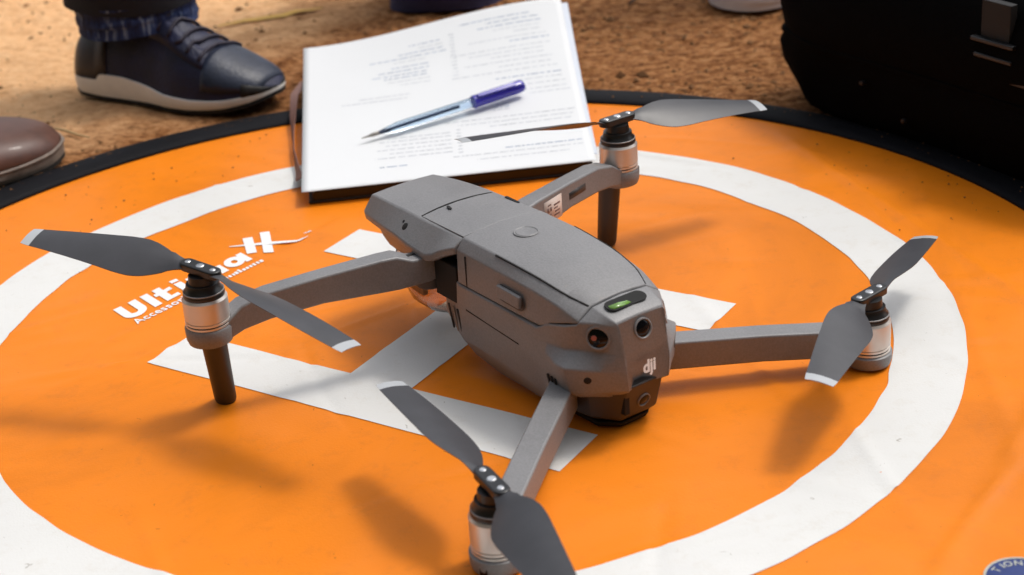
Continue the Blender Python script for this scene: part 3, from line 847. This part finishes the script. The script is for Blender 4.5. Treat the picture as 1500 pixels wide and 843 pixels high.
def motor(c, zb, zt):
    h = zt - zb
    m = make('motor', *lathe([(0, zb), (11.7, zb), (12.1, zb + .5), (12.1, zb + 1.5), (11.5, zb + 1.7), (11.5, zb + 2.2), (12.1, zb + 2.4), (12.1, zb + 3.6), (11.6, zb + 3.8), (11.6, zb + 4.2), (12.1, zb + 4.4), (12.1, zt - 1.4), (11.2, zt), (0, zt)], (c.x, c.y, 0), n=56), 'silver', drone, sharp=30)
    make('motor_cap', *lathe([(0, zt - .2), (10.9, zt - .2), (11.2, zt + 1.2), (10.6, zt + 3.2), (9.4, zt + 4.4), (8.8, zt + 7.4), (0, zt + 7.4)], (c.x, c.y, 0), n=48), 'black', m)
    make('motor_groove', *lathe([(11.4, zb + 1.62), (11.75, zb + 1.68), (11.75, zb + 2.22), (11.4, zb + 2.28)], (c.x, c.y, 0), n=48, ring=True), 'seam', m)
    make('cap_band', *lathe([(10.4, zt + 2.6), (10.9, zt + 2.4), (11.0, zt + 3.0), (10.4, zt + 3.3)], (c.x, c.y, 0), n=48, ring=True), 'grey', m)
    make('motor_shaft', *lathe([(0, zt + 6.6), (7.6, zt + 6.6), (7.0, zt + 12), (0, zt + 12)], (c.x, c.y, 0), n=28), 'black', m)
    return m

CH = [(0.0, 3.8), (.05, 4.2), (.10, 5.6), (.17, 9.0), (.24, 11.8), (.31, 13.2), (.36, 13.3), (.50, 12.2), (.70, 10.4), (.88, 8.7), (.97, 7.8), (1.0, 7.2)]
def blade(parent, root, tip, ccw):
    """half chords along the run; the wide bulge on the trailing side"""
    root = Vector(root); tip = Vector(tip); d = (tip - root); L = d.length; d.normalize()
    side = Vector((0, 0, 1)).cross(d).normalized()          # counter-clockwise side
    if not ccw: side = -side
    up = Vector((d.cross(side))); up = up if up.z > 0 else -up
    ts = [c[0] for c in CH]; cs = [c[1] for c in CH]
    q = np.concatenate([np.linspace(0, .35, 14), np.linspace(.4, .94, 12), [.955, .975, 1.0]])
    hc = smooth_interp(ts, cs, q); rings = []; mi = []
    for t, h in zip(q, hc):
        tw = R(24 * (1 - t) ** 1.2 + 9) * min(1, t / .12 + .15)
        lead = -h * (.86 if h > 6 else 1.0); trail = h * (1.10 if h > 6 else 1.0)
        p = root + d * (L * t) + up * (2.2 * math.sin(math.pi * t) * .5)
        th = 1.0 * (1 - t) + .45 if t > .08 else 2.0
        cv = math.cos(tw); sv = math.sin(tw); ring = []
        sw = -3.0 * max(0, (t - .9) / .1) ** 2               # raked tip
        for f, cam_ in ((0, 0), (.25, .9), (.5, 1.1), (.75, .7), (1, 0)):
            w = lead + (trail - lead) * f + sw * 0
            ring.append(p + side * (w * cv) + up * (-w * sv + cam_ * h * .07 + th * .5 * (0.3 + .7 * math.sin(math.pi * f))))
        for f, cam_ in ((1, 0), (.75, .7), (.5, 1.1), (.25, .9), (0, 0)):
            w = lead + (trail - lead) * f
            ring.append(p + side * (w * cv) + up * (-w * sv + cam_ * h * .07 - th * .5 * (0.3 + .7 * math.sin(math.pi * f))))
        rings.append([tuple(v) for v in ring])
    cut = int(np.searchsorted(q, .95))
    V, F = loft(rings); n = len(rings[0]); fm = []
    for i in range(len(rings) - 1):
        fm += [1 if i >= cut - 1 else 0] * n
    fm += [0, 1]
    return make('blade', V, F, None, parent, sharp=50, mats=['prop', 'prop_tip'], fm=fm)

def propeller(c, z, blades, ccw, hub_a):
    (a1, l1, dz1), (a2, l2, dz2) = blades
    ah = R(hub_a)
    u = Vector((math.cos(ah), math.sin(ah), (dz1 - dz2) / 2 / 105 * .35)).normalized(); v = Vector((-math.sin(ah), math.cos(ah), 0)); w = u.cross(v)
    o = Vector((c.x, c.y, z - 3.2))
    hub = make('propeller', *join(prism(stadium(27.5, 8.4, 12), 4.6, o, u, v)), 'black', drone, bevel=.9)
    for k in (-9.2, 0, 9.2):
        p = o + u * k + w * 4.5
        make('hub_screw', *lathe([(0, .5), (1.3 if k else 1.9, .45), (1.7 if k else 2.3, .1), (1.7 if k else 2.3, -.3), (0, -.3)], p, w, 18), 'screw', hub)
    for a, l, dz, sgn in ((a1, l1, dz1, 1), (a2, l2, dz2, -1)):
        root = o + u * (8.4 * sgn) + w * 2.0
        tip = Vector((c.x + l * math.cos(R(a)), c.y + l * math.sin(R(a)), z + dz))
        blade(hub, root, tip, ccw)

cFL = front_arm(1); cFR = front_arm(-1); cRL = rear_arm(1); cRR = rear_arm(-1)
for c, zb, zt in ((cFL, 52.6, 69.6), (cFR, 52.6, 69.6), (cRL, 9.6, 29), (cRR, 8.6, 27.6)):
    motor(c, zb, zt)
propeller(cFL, 85.2, ((30, 106, 9), (-169, 108, -18)), True, 14)
propeller(cFR, 85.2, ((-103, 107, -14), (74, 106, 7)), False, -90)
propeller(cRL, 45.0, ((-10.5, 110, 1), (158, 108, 7)), False, -13)
propeller(cRR, 41.8, ((-69, 105, -10), (116.5, 107, 2)), True, -85)

# ------------------------------------------------------------------ notebook, paper and pen
PC = dict(bl=(-95, 206, 10.5), br=(111.5, 227, 10.5), tl=(-116, 503, 23), tr=(104, 521, 46))
def paper_pt(u, v, lift=0.0, ext=0.0):
    bl, br, tl, tr = (Vector(PC[k]) for k in ('bl', 'br', 'tl', 'tr'))
    v_ = v
    p = (bl * (1 - u) + br * u) * (1 - v_) + (tl * (1 - u) + tr * u) * v_
    zl = 10.5 + (23 - 10.5) * v ** 1.6; zr = 10.5 + (46 - 10.5) * v ** 1.6
    s = u * u * (3 - 2 * u)
    z = zl * (1 - s) + zr * s + 0.8 * math.sin(u * 5 + 1) * math.sin(v * 4) + lift
    return Vector((p.x, p.y, z))

def sheet_of_paper(name, u0, u1, v0, v1, lift, mat, parent=None, droop=0.0, sx=0.0):
    n, m = 40, 56; top = []; F = []
    for j in range(m):
        for i in range(n):
            u = u0 + (u1 - u0) * i / (n - 1); v = v0 + (v1 - v0) * j / (m - 1)
            p = paper_pt(u, v, lift); p.z -= droop * max(0, u - .8) * 5 + droop * max(0, v - .7) * 3
            p.x += sx * v
            top.append(tuple(p))
    for j in range(m - 1):
        for i in range(n - 1):
            k = j * n + i; F.append((k, k + 1, k + n + 1, k + n))
    o = make(name, top, F, mat, parent, sharp=180)
    so = o.modifiers.new('thickness', 'SOLIDIFY'); so.thickness = .12 * MM; so.offset = -1
    return o

book = empty('notebook', (0, 203, 0))
tag(book, 'black notebook with brown ribbon lying under the white printed sheet', 'notebook')
def slab(u0, u1, v0, v1, zb, top_off, name, mat, bev):
    n = 10; V = []; rings = []
    for j in range(n):
        v = v0 + (v1 - v0) * j / (n - 1)
        row = [paper_pt(u0 + (u1 - u0) * i / 6, v, top_off) for i in range(7)]
        ring = [tuple(p) for p in row] + [(row[-1].x, row[-1].y, zb), (row[0].x, row[0].y, zb)]
        rings.append([(p[0], p[1] - 203, p[2]) for p in ring])
    return make(name, *loft(rings), mat, book, bevel=bev)
slab(.035, .985, .012, .86, 0.4, -1.6, 'page_block', 'cover', 1.2)
slab(.02, .995, .008, .88, -0.2, -8.6, 'back_cover', 'cover', .8)
rb = [(-99, 236, 9), (-103, 262, 6), (-109, 300, 5), (-113, 340, 6), (-116, 380, 9), (-117, 412, 13), (-111, 432, 15), (-104, 440, 14)]
rings = []
for i, p in enumerate(rb):
    d = (Vector(rb[min(i + 1, len(rb) - 1)]) - Vector(rb[max(i - 1, 0)])).normalized(); tw = 0.5 + 0.9 * math.sin(i * .75)
    s_ = d.cross(Vector((0, 0, 1))).normalized(); w_ = (s_ * math.cos(tw) + Vector((0, 0, 1)) * math.sin(tw)) * 3.2; nn_ = d.cross(w_).normalized() * .35
    c_ = Vector((p[0], p[1] - 203, p[2]))
    rings.append([tuple(c_ + w_ + nn_), tuple(c_ + w_ - nn_), tuple(c_ - w_ - nn_), tuple(c_ - w_ + nn_)])
make('ribbon', *loft(rings), 'ribbon', book, sharp=60)

under = sheet_of_paper('paper_sheet', .03, 1.012, .05, .98, -.5, 'paper2', droop=1.0, sx=3)
tag(under, 'lower bluish sheet of paper peeking out right of the top page', 'paper')
page = empty('paper_sheet', (0, 0, 0))
tag(page, 'white printed A4 sheet with blue pen on it, curling up at the far end', 'paper')
sheet_of_paper('page', 0, 1, 0, 1, 0, 'paper', page)
# rows of faint print, set upside down: flush right, ragged left, in two columns
rnd = random.Random(3)
def word_row(u0, u1, v, h, out):
    u = u1
    while u > u0:
        w = rnd.uniform(.008, .035)
        a = max(u0, u - w)
        pts = [paper_pt(a, v, .25), paper_pt(u, v, .25), paper_pt(u, v + h, .25), paper_pt(a, v + h, .25)]
        out.append(([tuple(p) for p in pts], [(0, 1, 2, 3)]))
        u = a - rnd.uniform(.004, .009)
dark = []; pale = []
H_ = .0042
for v, ua, ub, dk in ((.87, .40, .52, 1), (.845, .43, .53, 0), (.82, .36, .53, 1), (.795, .25, .54, 1), (.77, .34, .46, 0), (.735, .33, .47, 1), (.71, .28, .47, 1), (.685, .25, .46, 1), (.665, .30, .46, 1), (.64, .31, .47, 0), (.615, .36, .47, 0), (.55, .20, .39, 0), (.525, .14, .38, 0),
        (.93, .60, .87, 1), (.905, .70, .90, 1), (.88, .66, .91, 1), (.855, .72, .9, 0), (.83, .80, .90, 0), (.80, .62, .92, 0), (.775, .78, .93, 1), (.74, .55, .93, 0), (.715, .62, .9, 0), (.69, .7, .9, 0), (.66, .6, .93, 0), (.63, .72, .92, 0), (.60, .55, .94, 0), (.56, .70, .95, 1), (.535, .78, .95, 0), (.505, .82, .96, 0), (.475, .80, .96, 0), (.45, .82, .97, 0),
        (.33, .50, .97, 0), (.305, .55, .96, 0), (.28, .66, .95, 0), (.235, .62, .97, 0), (.14, .70, .97, 1), (.115, .52, .97, 0), (.085, .60, .92, 0),
        (.27, .30, .52, 0), (.25, .27, .52, 0), (.225, .29, .52, 0), (.20, .26, .52, 0), (.175, .3, .52, 0), (.15, .25, .52, 0), (.095, .26, .36, 1)):
    word_row(ua, ub, v, H_ if dk else H_ * .8, dark if dk else pale)
for v in np.arange(.60, .90, .022): word_row(.555, .575, v, H_, pale)
for v in np.arange(.14, .28, .02): word_row(.54, .555, v, H_, pale)
for v in (.375, .39, .405): word_row(.66 + rnd.uniform(0, .03), .74, v, H_, dark if v > .38 else pale)
tag(make('print_rows', *join(*dark), 'ink', page, sharp=180), kind='stuff')
tag(make('print_rows', *join(*pale), 'ink2', page, sharp=180), kind='stuff')

# ballpoint pen
P0 = Vector((-56.7, 287.0, 17.4)); P1 = Vector((66.2, 352.5, 27.0))
pen = empty('ballpoint_pen', tuple(P0)); tag(pen, 'clear ballpoint pen with blue cap lying on the printed sheet', 'pen')
ax = (P1 - P0); LP = ax.length; ax.normalize()
LC = LP * .325
def along(prof, n=24): return lathe(prof, (0, 0, 0), ax, n)
make('barrel', *along([(1.2, 13), (2.4, 20), (3.9, 30), (4.0, LP - LC + 8), (2.9, LP - LC + 8), (2.8, 30), (1.3, 20), (.9, 13)], 6), 'clear_blue', pen, sharp=25, bevel=.3)
make('ink_tube', *along([(0, 8), (1.25, 8), (1.35, LP - LC - 12), (0, LP - LC - 12)], 16), 'ink_tube', pen)
make('writing_tip', *along([(0, 0), (.45, .4), (.8, 6), (1.5, 9), (1.6, 14), (0, 14)], 18), 'brass', pen)
cap = make('cap', *along([(3.4, LP - LC), (4.9, LP - LC), (5.1, LP - LC + 1.4), (4.9, LP - LC + 3), (4.7, LP - 6), (4.3, LP - 2.4), (2.6, LP - .3), (0, LP)], 32), 'cap', pen)
fr = frame(ax); upv = Vector((0, 0, 1)); upv = (upv - ax * upv.dot(ax)).normalized(); sdv = ax.cross(upv)
cd = (upv * .85 + sdv * .5).normalized(); sd2 = ax.cross(cd)
rings = []
for t, h, w in ((LP - LC + 3, 6.6, 1.5), (LP - LC + 8, 6.6, 1.9), (LP - 12, 6.7, 2.2), (LP - 4, 6.0, 2.4), (LP - .8, 3.5, 2.4)):
    c_ = ax * t
    rings.append([tuple(c_ + cd * h + sd2 * w), tuple(c_ + cd * h - sd2 * w), tuple(c_ + cd * (h - 1.6 - (2.5 if t > LP - 5 else 0)) - sd2 * w), tuple(c_ + cd * (h - 1.6 - (2.5 if t > LP - 5 else 0)) + sd2 * w)])
make('cap_clip', *loft(rings), 'cap', cap, bevel=.5)

# ------------------------------------------------------------------ shoes and legs
def shoe_parts(root, L, W, sole, toprof, mats, seg_x=44, welt=False):
    """toe along +x; sole: (u, z bottom, z top); toprof: (u, height of the upper)"""
    us = np.concatenate([[0, .006, .02], np.linspace(.05, .93, seg_x), [.955, .975, .99, .997, 1.0]])
    hw = smooth_interp([0, .02, .08, .22, .42, .62, .76, .88, .95, .985, 1.0], [.30, .52, .70, .78, .80, .97, 1.0, .86, .62, .36, .05], us) * W / 2
    yc = smooth_interp([0, .3, .65, 1.0], [0, -2, -4, 3], us) * L / 200
    sb = np.interp(us, [s[0] for s in sole], [s[1] for s in sole]); st = np.interp(us, [s[0] for s in sole], [s[2] for s in sole])
    tp = smooth_interp([t[0] for t in toprof], [t[1] for t in toprof], us)
    rings = []; rings2 = []
    for u, h, y, b, t in zip(us, hw, yc, sb, st):
        x = u * L; f = 1.05
        rings.append([(x, y - h * f * .94, b), (x, y - h * f, (b + t) / 2), (x, y - h * f * .985, t), (x, y + h * f * .985, t), (x, y + h * f, (b + t) / 2), (x, y + h * f * .94, b)])
        b2 = b - 3.2
        rings2.append([(x, y - h * .99, b2), (x, y - h * 1.0, b + .2), (x, y + h * 1.0, b + .2), (x, y + h * .99, b2)])
    sol = make('sole', *loft(rings), mats['sole'], root, sharp=40)
    make('outsole', *loft(rings2), mats['outsole'], sol, sharp=40)
    up = []; n = 18
    for u, h, y, t, z in zip(us, hw, yc, st, tp):
        x = u * L; ring = []
        z = max(z, t + .4); zb = t - .6
        tall = np.clip((z - zb) / max(h, 1e-3) - .9, 0, 1)
        for k in range(n + 1):
            a = math.pi * k / n; cc = math.cos(a); ss = math.sin(a)
            yy = math.copysign(abs(cc) ** (.75 + .3 * tall), cc); zz = ss ** (.8 + .1 * tall)
            narrow = 1 - .28 * tall * zz
            ring.append((x, y - h * .985 * yy * narrow, zb + (z - zb) * zz))
        up.append(ring)
    return us, up, sol

def upper_piece(name, us, up, a, b, k0, k1, mat, root, off=0.0, bev=0.0):
    """cut a panel of the upper: stations a..b, ring points k0..k1, pushed out by off"""
    idx = [i for i, u in enumerate(us) if a <= u <= b]
    cen = Vector((0, 0, 0)); rings = []
    for i in idx:
        r = [Vector(p) for p in up[i]]; c = Vector((r[0].x, (r[0].y + r[-1].y) / 2, r[0].z * .7))
        row = []
        for k in range(k0, k1 + 1):
            d = (r[k] - c); l = d.length
            row.append(tuple(r[k] + d / max(l, .01) * off))
        rings.append(row)
    V, F = loft(rings, cap=False, closed=False)
    o = make(name, V, F, mat, root, sharp=60)
    if off:
        so = o.modifiers.new('thickness', 'SOLIDIFY'); so.thickness = max(off * 1.3, .6) * MM; so.offset = -1
    return o

def trouser(name, base, top, r0, r1, mat, root, folds=1.0, n=40, m=26, seed=0, flat=.88):
    b = Vector(base); t = Vector(top); rings = []
    for j in range(m):
        f = j / (m - 1); c = b.lerp(t, f); r = r0 + (r1 - r0) * f; ring = []
        for i in range(n):
            a = 2 * math.pi * i / n
            k = 1 + folds * (.05 * mnoise.noise(Vector((math.cos(a) * 1.5, math.sin(a) * 1.5, f * 7 + seed))) + .035 * math.sin(f * 30 + math.sin(a + seed) * 2))
            ring.append((c.x + r * k * math.cos(a), c.y + r * k * flat * math.sin(a), c.z + 2.5 * math.sin(2 * a + seed) * (1 - f)))
        rings.append(ring)
    inner = [[(p[0] * .96 + b.x * .04, p[1] * .96 + b.y * .04, p[2] + 12) for p in rings[0]]]
    return make(name, *loft(inner + rings), mat, root, sharp=60)

person = empty('person', (-240, 560, -4))
tag(person, 'person in dark trousers with blue frayed hem and navy sneaker with white sole', 'person')
snk = empty('sneaker', (-306 + 240, 521 - 560, 1.5), R(-27.5), person)
us, up, sol = shoe_parts(snk, 196, 70,
    [(0, 7, 17), (.04, 4.2, 17.5), (.185, 3.4, 18), (.195, 3.4, 23.5), (.32, 3.4, 23), (.42, 3.2, 19.5), (.54, 3.0, 14), (.68, 3.4, 12.5), (.84, 6.0, 13.2), (.93, 9.5, 15.5), (1, 14, 17)],
    [(0, 34), (.02, 46), (.06, 54), (.15, 62), (.3, 70), (.45, 74), (.55, 70), (.63, 60), (.71, 51), (.79, 43.5), (.87, 36), (.93, 30), (.97, 24), (1, 17.5)],
    dict(sole='midsole', outsole='outsole'))
upo = upper_piece('upper', us, up, 0, 1, 0, 18, 'navy_leather', snk)
upper_piece('heel_counter', us, up, 0.0, .24, 0, 6, 'heel_leather', upo, .9)
upper_piece('toe_box', us, up, .74, .985, 1, 17, 'toe_leather', upo, .8)
upper_piece('eyestay', us, up, .44, .76, 4, 7, 'navy_leather', upo, 1.3)
upper_piece('side_stripe', us, up, .23, .29, 4, 9, 'stripe', upo, 1.5)
upper_piece('toe_bumper', us, up, .90, 1.0, 0, 3, 'outsole', upo, 1.4)
upper_piece('toe_bumper', us, up, .90, 1.0, 15, 18, 'outsole', upo, 1.4)
def up_at(u, k):
    i = int(np.argmin(abs(us - u))); return Vector(up[i][k])
for j in range(5):
    u0 = .50 + j * .055
    pts = []
    for k in range(5, 14):
        f = (k - 5) / 8; q = up_at(u0 + .03 * f, k).lerp(up_at(u0 + .05, k), f * .6)
        c = Vector((q.x, 0, 20)); q = q + (q - c).normalized() * 2.0
        pts.append(tuple(q))
    make('lace', *tube(pts, 1.6, 8), 'lace', upo, sharp=180)
trouser('trouser_leg', (-254 + 240, 503 - 560, 80), (-262 + 240, 560 - 560, 420), 57, 66, 'denim_dark', person, 1.2, seed=1)
trouser('frayed_hem', (-250 + 240, 500 - 560, 60), (-251 + 240, 501 - 560, 84), 50, 52, 'denim', person, .7, m=8, seed=3)
trouser('trouser_leg', (4 + 240, 716 - 560, 0), (6 + 240, 760 - 560, 420), 56, 66, 'denim_navy', person, 1.6, seed=5)

person2 = empty('person', (-420, 320, -4))
tag(person2, 'person in polished brown leather shoe standing at the left edge of the pad', 'person')
sh2 = empty('leather_shoe', (-580 + 420, 288 - 320, 2), R(10), person2)
us2, up2, sol2 = shoe_parts(sh2, 296, 102,
    [(0, 2, 20), (.2, 2, 20), (.35, 4, 14), (.6, 2.4, 11), (.85, 3.2, 11.5), (1, 5.5, 13.5)],
    [(0, 40), (.03, 58), (.12, 70), (.3, 78), (.45, 70), (.6, 55), (.72, 42), (.82, 36), (.9, 31.5), (.95, 27), (.98, 21), (1, 14.5)],
    dict(sole='welt', outsole='outsole'))
uo2 = upper_piece('upper', us2, up2, 0, 1, 0, 18, 'brown_leather', sh2)
upper_piece('toe_cap', us2, up2, .72, .997, 0, 18, 'brown_leather', uo2, .7)
rr_ = []
for i, u in enumerate(us2):
    p0 = Vector(up2[i][0])
    rr_.append(tuple(p0 + Vector((0, -1.6 if u < .98 else 0, 1.6))))
rr_ += [tuple(Vector(up2[i][-1]) + Vector((0, 1.6 if us2[i] < .98 else 0, 1.6))) for i in range(len(us2) - 1, -1, -1)]
make('welt_cord', *tube(rr_, 1.5, 8), 'welt', uo2, sharp=180)
trouser('trouser_leg', (-510 + 420, 302 - 320, 66), (-515 + 420, 310 - 320, 420), 62, 74, 'denim_dark', person2, 1.0, seed=8)

person3 = empty('person', (330, 690, -4))
tag(person3, 'person in white shoe whose toe shows at the top edge beside the black bag', 'person')
sh3 = empty('white_shoe', (404 - 330, 726 - 690, 2), R(217), person3)
us3, up3, sol3 = shoe_parts(sh3, 190, 84, [(0, 3, 14), (.6, 3, 12), (1, 4.5, 13)], [(0, 40), (.05, 58), (.3, 76), (.5, 66), (.7, 50), (.85, 40), (.95, 30), (1, 14)], dict(sole='white_leather', outsole='white_leather'))
upper_piece('upper', us3, up3, 0, 1, 0, 18, 'white_leather', sh3)
trouser('trouser_leg', (375 - 330, 735 - 690, 68), (380 - 330, 740 - 690, 420), 54, 64, 'denim_dark', person3, 1.0, seed=11)

# ------------------------------------------------------------------ black bag
bag = empty('equipment_bag', (436, 279, -4), R(-58))
tag(bag, 'black soft equipment bag with strap buckle at the far right of the pad', 'bag')
def bag_ring(z, hx, hy, p, n=72, seed=0):
    out = []
    for i in range(n):
        a = 2 * math.pi * i / n; c, s = math.cos(a), math.sin(a)
        x = math.copysign(abs(c) ** (2 / p), c) * hx; y = math.copysign(abs(s) ** (2 / p), s) * hy
        k = 1 + .07 * mnoise.noise(Vector((x * .012, y * .012, z * .035))) + .018 * mnoise.noise(Vector((x * .06, y * .06, z * .07 + 5)))
        out.append((x * k, y * k, z))
    return out
rings = []
for z, gx_ in ((0, .86), (4, .93), (14, .975), (34, 1.0), (50, 1.012), (58, 1.0), (62, 1.0), (80, 1.03), (100, 1.04), (118, 1.0), (130, .92), (138, .80), (142, .55), (143, .2)):
    rings.append(bag_ring(z, 178 * gx_, 108 * (gx_ + .02), 5.2))
body = make('bag_body', *loft(rings), 'bag', bag, sharp=70)
make('piping', *loft([[(x * 1.012, y * 1.012, 57.5 + dz) for x, y, _ in bag_ring(58, 178, 110, 5.2)] for dz in (0, 2.4, 3.4)] + [[(x * .99, y * .99, 61) for x, y, _ in bag_ring(58, 178, 110, 5.2)]], cap=False), 'bag', bag, sharp=180)
# webbing strap with ladder buckle
for sxp, zb in ((62, 92),):
    yf = -113.0
    make('webbing_strap', *join(box(sxp - 12, sxp + 12, yf - 2.4, yf + 4, zb + 10, 128)), 'web', bag, bevel=.4)
    make('strap_end', *box(sxp + 6, sxp + 30, yf - 3.4, yf + 2, zb - 16, zb - 10), 'buckle', bag, bevel=.8)
    make('strap_buckle', *join(box(sxp - 18, sxp + 18, yf - 6, yf - 1, zb + 8, zb + 11), box(sxp - 16, sxp + 16, yf - 4.5, yf - 1, zb - 3, zb)), 'buckle', bag, bevel=.8)
for sxp, z in ((-62, 42), (-20, 24)):
    make('rivet', *lathe([(0, 1.6), (1.5, 1.2), (2.0, 0), (2.0, -2), (0, -2)], (sxp, -112.0, z), (0, -1, 0), 16), 'buckle', bag)

# ------------------------------------------------------------------ small litter on the dirt
def litter(name, pts, rad, mat, label, cat):
    P = []
    for p in pts:
        P.append((p[0], p[1], float(ground_z(np.array([p[0]]), np.array([p[1]]))[0]) + p[2]))
    tag(make(name, *tube(P, rad, 8), mat, sharp=180), label, cat)
litter('straw', [(-311, 409, 3), (-300, 400, 3.5), (-290, 394, 3), (-279, 386, 2.4)], [.9, 1.0, .9, .5], 'straw', 'pale dry straw lying on the dirt off the toe of the brown shoe', 'straw')
litter('twig', [(184, 672, 6), (178, 660, 6), (172, 648, 4)], [1.2, 1.3, .8], 'twig', 'thin dark twig on the dirt at the top edge of the picture', 'twig')
vv = []
for t in np.linspace(0, 1, 9):
    x = -214 + 96 * t; y = 676 + 40 * t + 4 * math.sin(t * 4); w = 5.2 * math.sin(math.pi * (t * .9 + .05)) + .4
    z = float(ground_z(np.array([x]), np.array([y]))[0]) + 2.4
    vv.append([(x + .4 * w, y - w, z), (x, y, z + .7), (x - .4 * w, y + w, z), (x, y, z - .3)])
tag(make('dry_leaf', *loft(vv), 'yellow_leaf', sharp=60), 'narrow yellow dry leaf on the pale sand beyond the sneaker', 'leaf')

# ------------------------------------------------------------------ render settings
scene.render.engine = 'CYCLES'
scene.cycles.max_bounces = 10
